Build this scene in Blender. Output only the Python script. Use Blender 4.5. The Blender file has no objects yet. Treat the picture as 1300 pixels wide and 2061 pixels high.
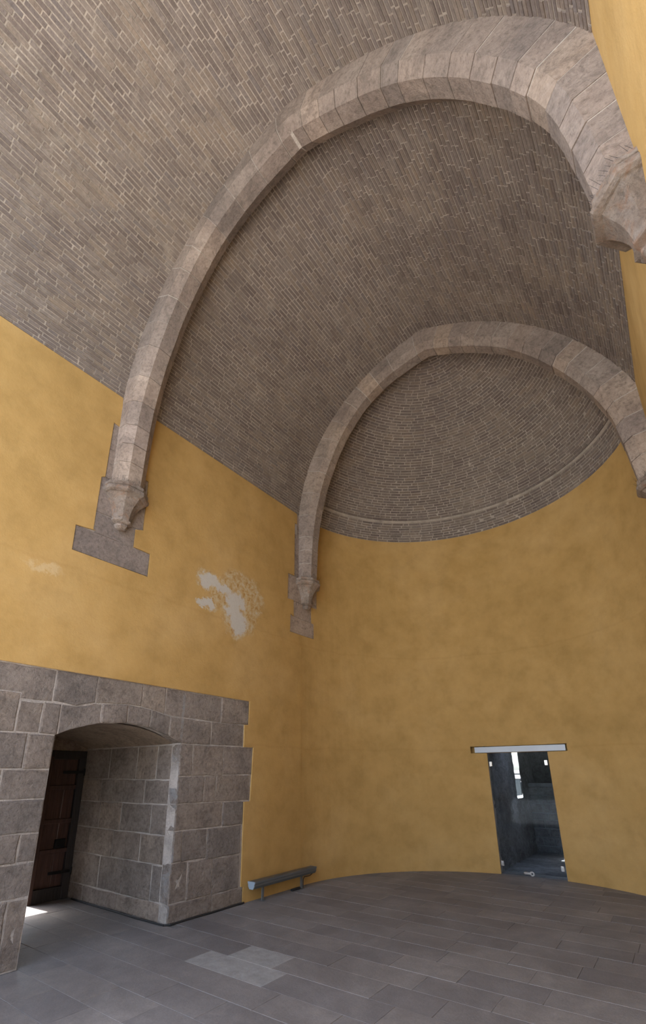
import bpy, math, random
import numpy as np
from mathutils import Vector, Matrix
from mathutils.geometry import tessellate_polygon

random.seed(7)
SC = bpy.context.scene
COL = SC.collection

# ------------------------------------------------------------------ camera
F_PX, PX, PY = 953.05, 619.05, 1232.03
PITCH, ROLL, YAW = 0.328175, -0.004037, 0.643137
EYE = Vector((0.0, 0.0, 1.65))
fw = Vector((-math.sin(YAW) * math.cos(PITCH), math.cos(YAW) * math.cos(PITCH), math.sin(PITCH)))
rt = Vector((math.cos(YAW), math.sin(YAW), 0.0))
up = rt.cross(fw)
r2 = rt * math.cos(ROLL) + up * math.sin(ROLL)
u2 = -rt * math.sin(ROLL) + up * math.cos(ROLL)
cam = bpy.data.cameras.new('camera')
cam_o = bpy.data.objects.new('camera', cam)
COL.objects.link(cam_o)
cam.sensor_fit = 'HORIZONTAL'
cam.sensor_width = 36.0
cam.lens = F_PX / 1300 * 36.0
cam.shift_x = (650 - PX) / 1300
cam.shift_y = (PY - 1030.5) / 1300
cam.clip_start = 0.02
cam_o.matrix_world = Matrix(((r2.x, u2.x, -fw.x, EYE.x), (r2.y, u2.y, -fw.y, EYE.y),
                             (r2.z, u2.z, -fw.z, EYE.z), (0, 0, 0, 1)))
SC.camera = cam_o

# ------------------------------------------------------------------ sky, sun, exposure
world = bpy.data.worlds.new('sky')
SC.world = world
world.use_nodes = True
wn = world.node_tree
wn.nodes.clear()
w_out = wn.nodes.new('ShaderNodeOutputWorld')
w_bg = wn.nodes.new('ShaderNodeBackground')
w_sky = wn.nodes.new('ShaderNodeTexSky')
w_sky.sky_type = 'NISHITA'
w_sky.sun_disc = False
w_sky.sun_elevation = math.radians(58)
w_sky.sun_rotation = math.radians(-95)
w_sky.air_density = 1.0
w_sky.dust_density = 3.0
w_sky.ozone_density = 1.0
w_bg.inputs['Strength'].default_value = 0.30
w_hz = wn.nodes.new('ShaderNodeHueSaturation')      # hazy, nearly white sky
w_hz.inputs['Saturation'].default_value = 0.75
wn.links.new(w_sky.outputs[0], w_hz.inputs['Color'])
wn.links.new(w_hz.outputs[0], w_bg.inputs['Color'])
wn.links.new(w_bg.outputs[0], w_out.inputs['Surface'])

sun = bpy.data.lights.new('sun', 'SUN')
sun.energy = 8.0
sun.angle = math.radians(0.53)
sun.color = (1.0, 0.965, 0.92)
sun_o = bpy.data.objects.new('sun', sun)
COL.objects.link(sun_o)
sun_dir = Vector((-0.487, -0.04, 0.873)).normalized()
sun_o.rotation_euler = sun_dir.to_track_quat('Z', 'Y').to_euler()
sun_o.location = sun_dir * 30

vs = SC.view_settings
vs.view_transform = 'Standard'
vs.look = 'None'
vs.gamma = 1.0
vs.use_curve_mapping = False
vs.exposure = 1.92

# ------------------------------------------------------------------ room measures
XL, XR, ZS = -5.082, 0.502, 6.482          # side walls, springing height
CX, ZA = -2.250, 9.351                     # crown of the pointed vault
ML, MR = (-4.386, 8.214), (-0.442, 8.119)  # haunch points left and right
Y1, Y2 = 2.633, 6.509                      # front planes of the two ribs
YC = 6.580                                 # centre of the apse
CA = (XL + XR) / 2
RA = (XR - XL) / 2
Y0 = 0.05                                  # open rear edge of the hall
YR, YJ = 4.056, 2.455                      # the two jambs of the portal
XD = -7.345                                # back plane of the portal


# ------------------------------------------------------------------ materials
def nodes_of(name):
    m = bpy.data.materials.new(name)
    m.use_nodes = True
    t = m.node_tree
    b = t.nodes['Principled BSDF']
    return m, t, b


def N(t, kind, **kw):
    n = t.nodes.new(kind)
    for k, v in kw.items():
        if k in n.inputs:
            n.inputs[k].default_value = v
        else:
            setattr(n, k, v)
    return n


def noise(t, vec, scale, detail=6, rough=0.6, dist=0.0):
    n = t.nodes.new('ShaderNodeTexNoise')
    n.inputs['Scale'].default_value = scale
    n.inputs['Detail'].default_value = detail
    n.inputs['Roughness'].default_value = rough
    n.inputs['Distortion'].default_value = dist
    t.links.new(vec, n.inputs['Vector'])
    return n.outputs['Fac']


def ramp(t, fac, stops):
    r = t.nodes.new('ShaderNodeValToRGB')
    e = r.color_ramp.elements
    while len(e) < len(stops):
        e.new(0.5)
    for i, (p, c) in enumerate(stops):
        e[i].position = p
        e[i].color = (c if len(c) == 4 else (*c, 1))
    t.links.new(fac, r.inputs['Fac'])
    return r.outputs['Color']


def mixc(t, fac, a, b, mode='MIX'):
    m = t.nodes.new('ShaderNodeMix')
    m.data_type = 'RGBA'
    m.blend_type = mode
    for sock, v in ((m.inputs[0], fac), (m.inputs[6], a), (m.inputs[7], b)):
        if hasattr(v, 'links'):
            t.links.new(v, sock)
        elif isinstance(v, (int, float)):
            sock.default_value = v
        else:
            sock.default_value = (*v, 1)
    return m.outputs[2]


def math_n(t, op, a, b=0.0, clamp=False):
    m = t.nodes.new('ShaderNodeMath')
    m.operation = op
    m.use_clamp = clamp
    for sock, v in ((m.inputs[0], a), (m.inputs[1], b)):
        if hasattr(v, 'links'):
            t.links.new(v, sock)
        else:
            sock.default_value = v
    return m.outputs[0]


def bump(t, b, h, dist, strength=1.0):
    n = t.nodes.new('ShaderNodeBump')
    n.inputs['Distance'].default_value = dist
    n.inputs['Strength'].default_value = strength
    t.links.new(h, n.inputs['Height'])
    t.links.new(n.outputs[0], b.inputs['Normal'])


def coords(t, kind='Object'):
    return t.nodes.new('ShaderNodeTexCoord').outputs[kind]


def piece_random(t):
    """a value of its own for each piece: attribute 'rnd' plus the object's random"""
    at = t.nodes.new('ShaderNodeAttribute')
    at.attribute_name = 'rnd'
    oi = t.nodes.new('ShaderNodeObjectInfo')
    return math_n(t, 'FRACT', math_n(t, 'ADD', at.outputs['Fac'], oi.outputs['Random']))


def world_pos(t):
    return t.nodes.new('ShaderNodeNewGeometry').outputs['Position']


def mat_stone(name, base, dark, light, pit=0.010, tint=0.35, scale=1.0, wash=False, rust=False):
    m, t, b = nodes_of(name)
    P = world_pos(t)
    n1 = noise(t, P, 2.2 * scale, 5, 0.6)
    n2 = noise(t, P, 24 * scale, 9, 0.75, 0.25)
    n3 = noise(t, P, 70 * scale, 4, 0.7)
    c = ramp(t, n1, [(0.30, dark), (0.5, base), (0.72, light)])
    c2 = ramp(t, n2, [(0.34, (0.45, 0.44, 0.44)), (0.46, (0.92, 0.92, 0.92)), (0.66, (1.28, 1.28, 1.28))])
    c = mixc(t, 0.75, c, c2, 'MULTIPLY')
    rr = piece_random(t)
    pr = ramp(t, rr, [(0.0, (0.68, 0.68, 0.70)), (0.35, (1.0, 0.94, 0.90)), (0.65, (0.90, 0.88, 0.88)),
                      (0.85, (1.22, 1.12, 1.0)), (1.0, (1.1, 1.05, 1.04))])
    c = mixc(t, tint, c, pr, 'MULTIPLY')
    # dark pits and weathered patches
    n4 = noise(t, P, 4.5 * scale, 10, 0.82, 0.6)
    c = mixc(t, math_n(t, 'MULTIPLY', ramp(t, n4, [(0.50, (0, 0, 0)), (0.62, (1, 1, 1))]), 0.55), c, tuple(v * 0.42 for v in base))
    c = mixc(t, math_n(t, 'MULTIPLY', ramp(t, n4, [(0.34, (1, 1, 1)), (0.46, (0, 0, 0))]), 0.30), c, tuple(min(1, v * 1.45) for v in base))
    if rust:      # iron-stained patches
        n7 = noise(t, P, 7.0, 7, 0.7, 0.8)
        c = mixc(t, math_n(t, 'MULTIPLY', ramp(t, n7, [(0.50, (0, 0, 0)), (0.64, (1, 1, 1))]), 0.65), c, (0.36, 0.20, 0.12))
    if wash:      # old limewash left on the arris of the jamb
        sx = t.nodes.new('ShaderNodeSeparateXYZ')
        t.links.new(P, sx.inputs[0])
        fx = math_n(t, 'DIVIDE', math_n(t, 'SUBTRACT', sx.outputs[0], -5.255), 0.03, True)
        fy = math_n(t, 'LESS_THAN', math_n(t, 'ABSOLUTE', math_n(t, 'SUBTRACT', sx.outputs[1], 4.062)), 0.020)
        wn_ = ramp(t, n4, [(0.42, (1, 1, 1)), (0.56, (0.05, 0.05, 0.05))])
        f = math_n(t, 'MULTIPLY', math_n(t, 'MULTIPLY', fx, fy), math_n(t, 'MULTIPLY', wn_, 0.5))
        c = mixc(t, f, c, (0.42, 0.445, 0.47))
    t.links.new(c, b.inputs['Base Color'])
    b.inputs['Roughness'].default_value = 0.92
    b.inputs['Specular IOR Level'].default_value = 0.25
    h = math_n(t, 'ADD', math_n(t, 'MULTIPLY', n2, 1.0), math_n(t, 'MULTIPLY', n3, 0.35))
    bump(t, b, h, pit * 2.6, 1.0)
    return m


def mat_brick(name, warm=1.0):
    m, t, b = nodes_of(name)
    P = world_pos(t)
    rr = piece_random(t)
    c = ramp(t, rr, [(0.0, (0.172, 0.138, 0.118)), (0.3, (0.200, 0.160, 0.136)), (0.55, (0.225, 0.186, 0.162)),
                     (0.8, (0.240, 0.190, 0.150)), (1.0, (0.190, 0.160, 0.145))])
    n1 = noise(t, P, 1.1, 5, 0.6, 0.4)
    n2 = noise(t, P, 26, 6, 0.7)
    c = mixc(t, 0.8, c, ramp(t, n1, [(0.3, (0.78, 0.76, 0.80)), (0.55, (1.0, 1.0, 1.0)), (0.75, (1.28, 1.22, 1.10))]), 'MULTIPLY')
    c = mixc(t, 0.6, c, ramp(t, n2, [(0.3, (0.65, 0.65, 0.65)), (0.7, (1.3, 1.3, 1.28))]), 'MULTIPLY')
    # mortar smeared over some of the bricks
    n4 = noise(t, P, 3.3, 7, 0.68, 0.5)
    sm = ramp(t, n4, [(0.55, (0, 0, 0)), (0.72, (1, 1, 1))])
    c = mixc(t, math_n(t, 'MULTIPLY', sm, 0.65), c, (0.34, 0.29, 0.24))
    t.links.new(c, b.inputs['Base Color'])
    b.inputs['Roughness'].default_value = 0.93
    b.inputs['Specular IOR Level'].default_value = 0.2
    bump(t, b, n2, 0.012, 0.9)
    return m


def mat_mortar(name, col, s=1.0):
    m, t, b = nodes_of(name)
    P = world_pos(t)
    n1 = noise(t, P, 4.0, 6, 0.65)
    n2 = noise(t, P, 45, 5, 0.7)
    c = ramp(t, n1, [(0.3, tuple(v * 0.62 for v in col)), (0.55, col), (0.75, tuple(min(1, v * 1.2) for v in col))])
    c = mixc(t, 0.5, c, ramp(t, n2, [(0.3, (0.7, 0.7, 0.7)), (0.7, (1.2, 1.2, 1.2))]), 'MULTIPLY')
    t.links.new(c, b.inputs['Base Color'])
    b.inputs['Roughness'].default_value = 0.95
    b.inputs['Specular IOR Level'].default_value = 0.2
    bump(t, b, n2, 0.012 * s)
    return m


def ellipse_mask(t, P, cy, cz, ry, rz, soft=0.5):
    """1 inside an ellipse in the y-z plane, ragged through a distorted position"""
    sx = t.nodes.new('ShaderNodeSeparateXYZ')
    t.links.new(P, sx.inputs[0])
    a = math_n(t, 'DIVIDE', math_n(t, 'SUBTRACT', sx.outputs[1], cy), ry)
    c = math_n(t, 'DIVIDE', math_n(t, 'SUBTRACT', sx.outputs[2], cz), rz)
    d = math_n(t, 'SQRT', math_n(t, 'ADD', math_n(t, 'MULTIPLY', a, a), math_n(t, 'MULTIPLY', c, c)))
    return math_n(t, 'DIVIDE', math_n(t, 'SUBTRACT', 1.0, d), soft, True)


def mat_plaster(name, peel=False):
    m, t, b = nodes_of(name)
    P = world_pos(t)
    n1 = noise(t, P, 0.7, 5, 0.6, 0.3)
    n2 = noise(t, P, 3.0, 6, 0.65)
    n3 = noise(t, P, 60, 4, 0.7)
    c = ramp(t, n1, [(0.3, (0.410, 0.250, 0.082)), (0.5, (0.455, 0.281, 0.096)), (0.7, (0.505, 0.323, 0.124))])
    c = mixc(t, 0.75, c, ramp(t, n2, [(0.32, (0.84, 0.83, 0.80)), (0.5, (1, 1, 1)), (0.7, (1.13, 1.14, 1.18))]), 'MULTIPLY')
    # thin pale scuffs, mostly low on the wall
    n5 = noise(t, P, 5.5, 8, 0.75, 1.0)
    sc = ramp(t, n5, [(0.66, (0, 0, 0)), (0.78, (1, 1, 1))])
    c = mixc(t, math_n(t, 'MULTIPLY', sc, 0.35), c, (0.60, 0.42, 0.20))
    # faint day-work lift lines
    sx = t.nodes.new('ShaderNodeSeparateXYZ')
    t.links.new(P, sx.inputs[0])
    wob = math_n(t, 'MULTIPLY', math_n(t, 'SUBTRACT', noise(t, P, 1.6, 3), 0.5), 0.16)
    for zz in (2.06, 3.86):
        d = math_n(t, 'ABSOLUTE', math_n(t, 'SUBTRACT', math_n(t, 'ADD', sx.outputs[2], wob), zz))
        f = math_n(t, 'MULTIPLY', math_n(t, 'SUBTRACT', 1.0, math_n(t, 'DIVIDE', d, 0.03, True), True), 0.13)
        c = mixc(t, f, c, (0.27, 0.14, 0.035))
    if peel:
        nz = t.nodes.new('ShaderNodeTexNoise')
        nz.inputs['Scale'].default_value = 5.5
        nz.inputs['Detail'].default_value = 9
        nz.inputs['Roughness'].default_value = 0.72
        t.links.new(P, nz.inputs['Vector'])
        off = t.nodes.new('ShaderNodeVectorMath')
        off.operation = 'MULTIPLY_ADD'
        t.links.new(nz.outputs['Color'], off.inputs[0])
        off.inputs[1].default_value = (0.42, 0.42, 0.42)
        t.links.new(P, off.inputs[2])
        off2 = t.nodes.new('ShaderNodeVectorMath')
        off2.operation = 'SUBTRACT'
        t.links.new(off.outputs[0], off2.inputs[0])
        off2.inputs[1].default_value = (0.21, 0.21, 0.21)
        Q = off2.outputs[0]
        tot = None
        for (cy, cz, ry, rz) in ((5.02, 4.45, 0.50, 0.30), (5.00, 4.02, 0.42, 0.42), (4.98, 3.80, 0.27, 0.22),
                                 (5.28, 4.30, 0.28, 0.33), (4.30, 4.36, 0.22, 0.17), (4.36, 4.00, 0.24, 0.10), (4.62, 4.2, 0.3, 0.25)):
            e = ellipse_mask(t, Q, cy, cz, ry, rz, 0.18)
            tot = e if tot is None else math_n(t, 'MAXIMUM', tot, e)
        n6 = noise(t, P, 13, 8, 0.75, 0.6)
        under = ramp(t, n6, [(0.36, (0.30, 0.14, 0.035)), (0.44, (0.44, 0.28, 0.11)), (0.56, (0.52, 0.42, 0.26)), (0.68, (0.50, 0.47, 0.42))])
        c = mixc(t, math_n(t, 'MULTIPLY', tot, 0.75), c, under)
        # the bare white areas
        tot2 = None
        for (cy, cz, ry, rz) in ((4.33, 4.36, 0.20, 0.13), (4.30, 3.99, 0.20, 0.07), (4.98, 3.86, 0.24, 0.22), (4.88, 4.20, 0.22, 0.16), (4.6, 4.32, 0.2, 0.07), (4.86, 4.02, 0.2, 0.1)):
            e = ellipse_mask(t, Q, cy, cz, ry, rz, 0.25)
            tot2 = e if tot2 is None else math_n(t, 'MAXIMUM', tot2, e)
        c = mixc(t, math_n(t, 'MULTIPLY', tot2, 0.85), c, (0.52, 0.50, 0.46))
        # a small faint blotch further left
        e = ellipse_mask(t, Q, 2.05, 3.78, 0.22, 0.06, 0.5)
        c = mixc(t, math_n(t, 'MULTIPLY', e, 0.5), c, (0.60, 0.45, 0.26))
    t.links.new(c, b.inputs['Base Color'])
    b.inputs['Roughness'].default_value = 0.9
    b.inputs['Specular IOR Level'].default_value = 0.25
    h = math_n(t, 'ADD', math_n(t, 'MULTIPLY', n3, 0.25), n2)
    bump(t, b, h, 0.012, 0.7)
    return m


def mat_slab(name):
    m, t, b = nodes_of(name)
    P = world_pos(t)
    n1 = noise(t, P, 1.3, 6, 0.62, 0.5)
    n2 = noise(t, P, 7, 8, 0.7)
    n3 = noise(t, P, 90, 4, 0.7)
    rr = piece_random(t)
    c = ramp(t, n1, [(0.3, (0.140, 0.127, 0.119)), (0.5, (0.176, 0.161, 0.151)), (0.72, (0.222, 0.204, 0.190))])
    c = mixc(t, 0.7, c, ramp(t, n2, [(0.3, (0.76, 0.76, 0.77)), (0.5, (1, 1, 1)), (0.72, (1.28, 1.26, 1.22))]), 'MULTIPLY')
    c = mixc(t, 0.5, c, ramp(t, rr, [(0, (0.76, 0.77, 0.80)), (0.5, (1.0, 1.0, 1.0)), (1, (1.20, 1.18, 1.14))]), 'MULTIPLY')
    c = mixc(t, 0.5, c, ramp(t, noise(t, P, 55, 5, 0.75), [(0.32, (0.72, 0.72, 0.72)), (0.5, (1, 1, 1)), (0.7, (1.2, 1.2, 1.2))]), 'MULTIPLY')
    t.links.new(c, b.inputs['Base Color'])
    rg = ramp(t, n2, [(0.3, (0.62, 0.62, 0.62)), (0.7, (0.82, 0.82, 0.82))])
    t.links.new(rg, b.inputs['Roughness'])
    b.inputs['Specular IOR Level'].default_value = 0.35
    h = math_n(t, 'ADD', math_n(t, 'MULTIPLY', n3, 0.2), n2)
    bump(t, b, h, 0.006, 0.8)
    return m


def mat_plain(name, col, rough=0.6, metal=0.0, wob=0.25, sc=8, bmp=0.0):
    m, t, b = nodes_of(name)
    P = world_pos(t)
    n = noise(t, P, sc, 6, 0.65)
    c = mixc(t, 1.0, col, ramp(t, n, [(0.3, (1 - wob,) * 3), (0.7, (1 + wob,) * 3)]), 'MULTIPLY')
    t.links.new(c, b.inputs['Base Color'])
    b.inputs['Roughness'].default_value = rough
    b.inputs['Metallic'].default_value = metal
    if bmp:
        bump(t, b, n, bmp)
    return m


def mat_wood(name, col):
    m, t, b = nodes_of(name)
    mp = t.nodes.new('ShaderNodeMapping')
    mp.inputs['Scale'].default_value = (30, 30, 2.2)
    t.links.new(world_pos(t), mp.inputs[0])
    n = noise(t, mp.outputs[0], 1.0, 6, 0.65, 0.6)
    c = mixc(t, 1.0, col, ramp(t, n, [(0.3, (0.6,) * 3), (0.7, (1.35,) * 3)]), 'MULTIPLY')
    c = mixc(t, 0.6, c, ramp(t, piece_random(t), [(0, (0.7,) * 3), (1, (1.2,) * 3)]), 'MULTIPLY')
    t.links.new(c, b.inputs['Base Color'])
    b.inputs['Roughness'].default_value = 0.7
    bump(t, b, n, 0.01)
    return m


M = dict(
    plaster=mat_plaster('ochre_plaster', True),
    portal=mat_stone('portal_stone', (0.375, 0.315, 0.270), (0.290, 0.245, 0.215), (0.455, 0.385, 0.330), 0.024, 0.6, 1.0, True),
    rib=mat_stone('rib_stone', (0.320, 0.262, 0.222), (0.255, 0.208, 0.178), (0.390, 0.325, 0.275), 0.006, 0.85),
    corbel=mat_stone('corbel_stone', (0.330, 0.265, 0.215), (0.230, 0.170, 0.130), (0.450, 0.390, 0.340), 0.010, 0.3, 1.6, False, True),
    soffit=mat_stone('soffit_render', (0.270, 0.205, 0.150), (0.200, 0.155, 0.120), (0.340, 0.265, 0.200), 0.006, 0.1),
    rock=mat_stone('embrasure_stone', (0.240, 0.240, 0.245), (0.130, 0.130, 0.135), (0.360, 0.365, 0.375), 0.03, 0.4, 0.6),
    brick=mat_brick('vault_brick'),
    mortar=mat_mortar('vault_mortar', (0.430, 0.370, 0.310)),
    joint=mat_mortar('portal_mortar', (0.460, 0.405, 0.360), 1.6),
    ribjoint=mat_mortar('rib_mortar', (0.500, 0.440, 0.380)),
    slab=mat_slab('floor_slab'),
    pale_slab=mat_plain('pale_slab', (0.25, 0.242, 0.228), 0.75, 0, 0.22, 9, 0.005),
    floor_joint=mat_mortar('floor_mortar', (0.205, 0.195, 0.185), 0.6),
    terrace=mat_plain('terrace_stone', (0.33, 0.32, 0.31), 0.9, 0, 0.15, 2),
    wood=mat_wood('dark_red_wood', (0.048, 0.022, 0.018)),
    ironwood=mat_wood('black_wood', (0.016, 0.013, 0.014)),
    iron=mat_plain('black_iron', (0.02, 0.02, 0.022), 0.5, 0.8),
    alu=mat_plain('anodised_aluminium', (0.62, 0.66, 0.70), 0.38, 0.85, 0.06, 3),
    white_metal=mat_plain('pale_lacquered_metal', (0.52, 0.56, 0.60), 0.4, 0.0, 0.05, 3),
    chrome=mat_plain('brushed_steel', (0.75, 0.75, 0.76), 0.22, 1.0, 0.05, 20),
    grey_metal=mat_plain('grey_painted_metal', (0.135, 0.145, 0.150), 0.45, 0.3, 0.1, 6),
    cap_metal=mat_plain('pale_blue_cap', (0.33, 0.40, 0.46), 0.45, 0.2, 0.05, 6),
    rubber=mat_plain('black_rubber', (0.015, 0.015, 0.016), 0.7),
    city=mat_plain('far_house_wall', (0.085, 0.085, 0.08), 0.9, 0, 0.25, 1),
    scrub=mat_plain('far_scrub', (0.055, 0.062, 0.045), 0.95, 0, 0.4, 0.3),
    roofm=mat_plain('far_roof', (0.07, 0.06, 0.055), 0.9, 0, 0.2, 3),
)
gm, gt, gb = nodes_of('smoked_glass')
gb.inputs['Base Color'].default_value = (0.74, 0.83, 0.90, 1)
gb.inputs['Roughness'].default_value = 0.02
gb.inputs['Transmission Weight'].default_value = 1.0
gb.inputs['IOR'].default_value = 1.14
gb.inputs['Specular Tint'].default_value = (0.8, 0.9, 1.0, 1)
M['glass'] = gm


# ------------------------------------------------------------------ object helpers
def mesh_of(name, verts, faces, mat=None, smooth=False, rnd=None):
    me = bpy.data.meshes.new(name)
    me.from_pydata([tuple(v) for v in verts], [], [tuple(f) for f in faces])
    if mat is not None:
        me.materials.append(mat)
    if rnd is not None:
        a = me.attributes.new('rnd', 'FLOAT', 'POINT')
        a.data.foreach_set('value', np.asarray(rnd, dtype=np.float32))
    if smooth:
        me.polygons.foreach_set('use_smooth', [True] * len(me.polygons))
    me.update()
    return me


def place(name, me, parent=None, kind=None):
    o = bpy.data.objects.new(name, me)
    COL.objects.link(o)
    if parent is not None:
        o.parent = parent
        o.matrix_parent_inverse = root_of(parent)
    if kind:
        o['kind'] = kind
    return o


def root_of(p):
    """inverse of the parent's world matrix, so that children keep world coordinates"""
    m = Matrix.Identity(4)
    while p is not None:
        m = (p.matrix_parent_inverse @ p.matrix_basis if p.parent else p.matrix_basis) @ m
        p = p.parent
    return m.inverted()


def part(name, verts, faces, mat, parent=None, kind=None, smooth=False, rnd=None):
    return place(name, mesh_of(name, verts, faces, mat, smooth, rnd), parent, kind)


def structure(o):
    o['kind'] = 'structure'
    return o


def thing(name, loc, label, cat, group=None):
    o = bpy.data.objects.new(name, None)
    o.empty_display_size = 0.1
    COL.objects.link(o)
    o.matrix_basis = Matrix.Translation(loc)
    o['label'] = label
    o['category'] = cat
    if group:
        o['group'] = group
    return o


def fix_normals(verts, faces):
    """turn faces outward for a closed convex-ish block"""
    c = sum((Vector(v) for v in verts), Vector()) / len(verts)
    out = []
    for f in faces:
        a, b, d = (Vector(verts[f[0]]), Vector(verts[f[1]]), Vector(verts[f[2]]))
        n = (b - a).cross(d - a)
        m = sum((Vector(verts[i]) for i in f), Vector()) / len(f)
        out.append(tuple(f) if n.dot(m - c) >= 0 else tuple(reversed(f)))
    return out


def box(x0, x1, y0, y1, z0, z1):
    v = [(x0, y0, z0), (x1, y0, z0), (x1, y1, z0), (x0, y1, z0), (x0, y0, z1), (x1, y0, z1), (x1, y1, z1), (x0, y1, z1)]
    f = [(0, 3, 2, 1), (4, 5, 6, 7), (0, 1, 5, 4), (1, 2, 6, 5), (2, 3, 7, 6), (3, 0, 4, 7)]
    return v, f


def join(*parts):
    V, Fc = [], []
    for v, f in parts:
        k = len(V)
        V += list(v)
        Fc += [tuple(i + k for i in q) for q in f]
    return V, Fc


def bevel_box(x0, x1, y0, y1, z0, z1, b=0.004):
    """box with chamfered edges along every side"""
    V = []
    for sx in (0, 1):
        for sy in (0, 1):
            for sz in (0, 1):
                X, Yy, Z = ((x0, x1)[sx], (y0, y1)[sy], (z0, z1)[sz])
                dx, dy, dz = (b if sx == 0 else -b), (b if sy == 0 else -b), (b if sz == 0 else -b)
                V += [(X, Yy + dy, Z + dz), (X + dx, Yy, Z + dz), (X + dx, Yy + dy, Z)]
    idx = lambda sx, sy, sz, k: (sx * 4 + sy * 2 + sz) * 3 + k
    Fc = []
    for s in (0, 1):
        Fc.append((idx(s, 0, 0, 0), idx(s, 1, 0, 0), idx(s, 1, 1, 0), idx(s, 0, 1, 0)))
        Fc.append((idx(0, s, 0, 1), idx(1, s, 0, 1), idx(1, s, 1, 1), idx(0, s, 1, 1)))
        Fc.append((idx(0, 0, s, 2), idx(1, 0, s, 2), idx(1, 1, s, 2), idx(0, 1, s, 2)))
    for a in (0, 1):
        for c in (0, 1):
            Fc.append((idx(a, c, 0, 0), idx(a, c, 1, 0), idx(a, c, 1, 1), idx(a, c, 0, 1)))
            Fc.append((idx(a, 0, c, 0), idx(a, 1, c, 0), idx(a, 1, c, 2), idx(a, 0, c, 2)))
            Fc.append((idx(0, a, c, 1), idx(1, a, c, 1), idx(1, a, c, 2), idx(0, a, c, 2)))
    for sx in (0, 1):
        for sy in (0, 1):
            for sz in (0, 1):
                Fc.append((idx(sx, sy, sz, 0), idx(sx, sy, sz, 1), idx(sx, sy, sz, 2)))
    return V, fix_normals(V, Fc)


def cylinder(p, q, r, n=12, r1=None):
    p, q = Vector(p), Vector(q)
    d = (q - p).normalized()
    a = d.orthogonal().normalized()
    b = d.cross(a)
    r1 = r if r1 is None else r1
    V = [p + (a * math.cos(2 * math.pi * i / n) + b * math.sin(2 * math.pi * i / n)) * r for i in range(n)]
    V += [q + (a * math.cos(2 * math.pi * i / n) + b * math.sin(2 * math.pi * i / n)) * r1 for i in range(n)]
    Fc = [(i, (i + 1) % n, n + (i + 1) % n, n + i) for i in range(n)]
    Fc += [tuple(range(n - 1, -1, -1)), tuple(range(n, 2 * n))]
    return V, Fc


def tube(path, r, n=8):
    return join(*[cylinder(path[i], path[i + 1], r, n) for i in range(len(path) - 1)])


def prism(poly, mapf, n0, n1):
    """extrude polygon (u,v) between depths n0 and n1; mapf(u,v,n) -> world"""
    k = len(poly)
    V = [mapf(u, v, n0) for u, v in poly] + [mapf(u, v, n1) for u, v in poly]
    tris = tessellate_polygon([[Vector((u, v, 0)) for u, v in poly]])
    Fc = [tuple(t) for t in tris] + [tuple(i + k for i in reversed(t)) for t in tris]
    Fc += [(i, (i + 1) % k, (i + 1) % k + k, i + k) for i in range(k)]
    return V, Fc


def dense_outline(poly, step=0.13, jit=0.006):
    out = []
    for i in range(len(poly)):
        a, b = poly[i], poly[(i + 1) % len(poly)]
        L = math.hypot(b[0] - a[0], b[1] - a[1])
        n = max(1, min(4, int(round(L / step))))
        for j in range(n):
            s = j / n
            jj = 0 if (j == 0) else jit
            out.append((a[0] + (b[0] - a[0]) * s + random.uniform(-jj, jj), a[1] + (b[1] - a[1]) * s + random.uniform(-jj, jj)))
    return out


def inset(poly, d):
    cu = sum(p[0] for p in poly) / len(poly)
    cv = sum(p[1] for p in poly) / len(poly)
    mu = max(abs(p[0] - cu) for p in poly)
    mv = max(abs(p[1] - cv) for p in poly)
    return [(cu + (p[0] - cu) * max(0.2, 1 - d / mu), cv + (p[1] - cv) * max(0.2, 1 - d / mv)) for p in poly]


def stone_block(poly, mapf, back, face, gap=0.006, rough=0.005, mat=None, parent=None, name='stone', worn=0.012):
    """a dressed block: ragged outline, rounded arris, uneven face"""
    o = inset(poly, gap)
    o = dense_outline(o)
    k = len(o)
    mid = [(u + random.uniform(-.003, .003), v + random.uniform(-.003, .003)) for u, v in o]
    top = inset(o, worn)
    f0 = face + random.uniform(-rough, rough)
    V = [mapf(u, v, back) for u, v in o] + [mapf(u, v, f0 - 0.008) for u, v in mid]
    V += [mapf(u, v, f0 + random.uniform(-rough, rough) * 0.6) for u, v in top]
    cu = sum(p[0] for p in o) / k
    cv = sum(p[1] for p in o) / k
    V.append(mapf(cu, cv, f0 + random.uniform(-rough, rough)))
    Fc = []
    for i in range(k):
        j = (i + 1) % k
        Fc.append((i, j, k + j, k + i))
        Fc.append((k + i, k + j, 2 * k + j, 2 * k + i))
        Fc.append((2 * k + i, 2 * k + j, 3 * k))
    r = random.random()
    return part(name, V, fix_normals(V, Fc), mat, parent, rnd=[r] * len(V))


# ------------------------------------------------------------------ vault profile
def circ3(P):
    (x1, y1), (x2, y2), (x3, y3) = P
    A = np.array([[x2 - x1, y2 - y1], [x3 - x1, y3 - y1]]) * 2.0
    b = np.array([x2 ** 2 + y2 ** 2 - x1 ** 2 - y1 ** 2, x3 ** 2 + y3 ** 2 - x1 ** 2 - y1 ** 2])
    c = np.linalg.solve(A, b)
    return float(c[0]), float(c[1]), float(np.hypot(x1 - c[0], y1 - c[1]))


ARC_L = circ3(((XL, ZS), ML, (CX, ZA)))
ARC_R = circ3(((XR, ZS), MR, (CX, ZA)))


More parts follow.
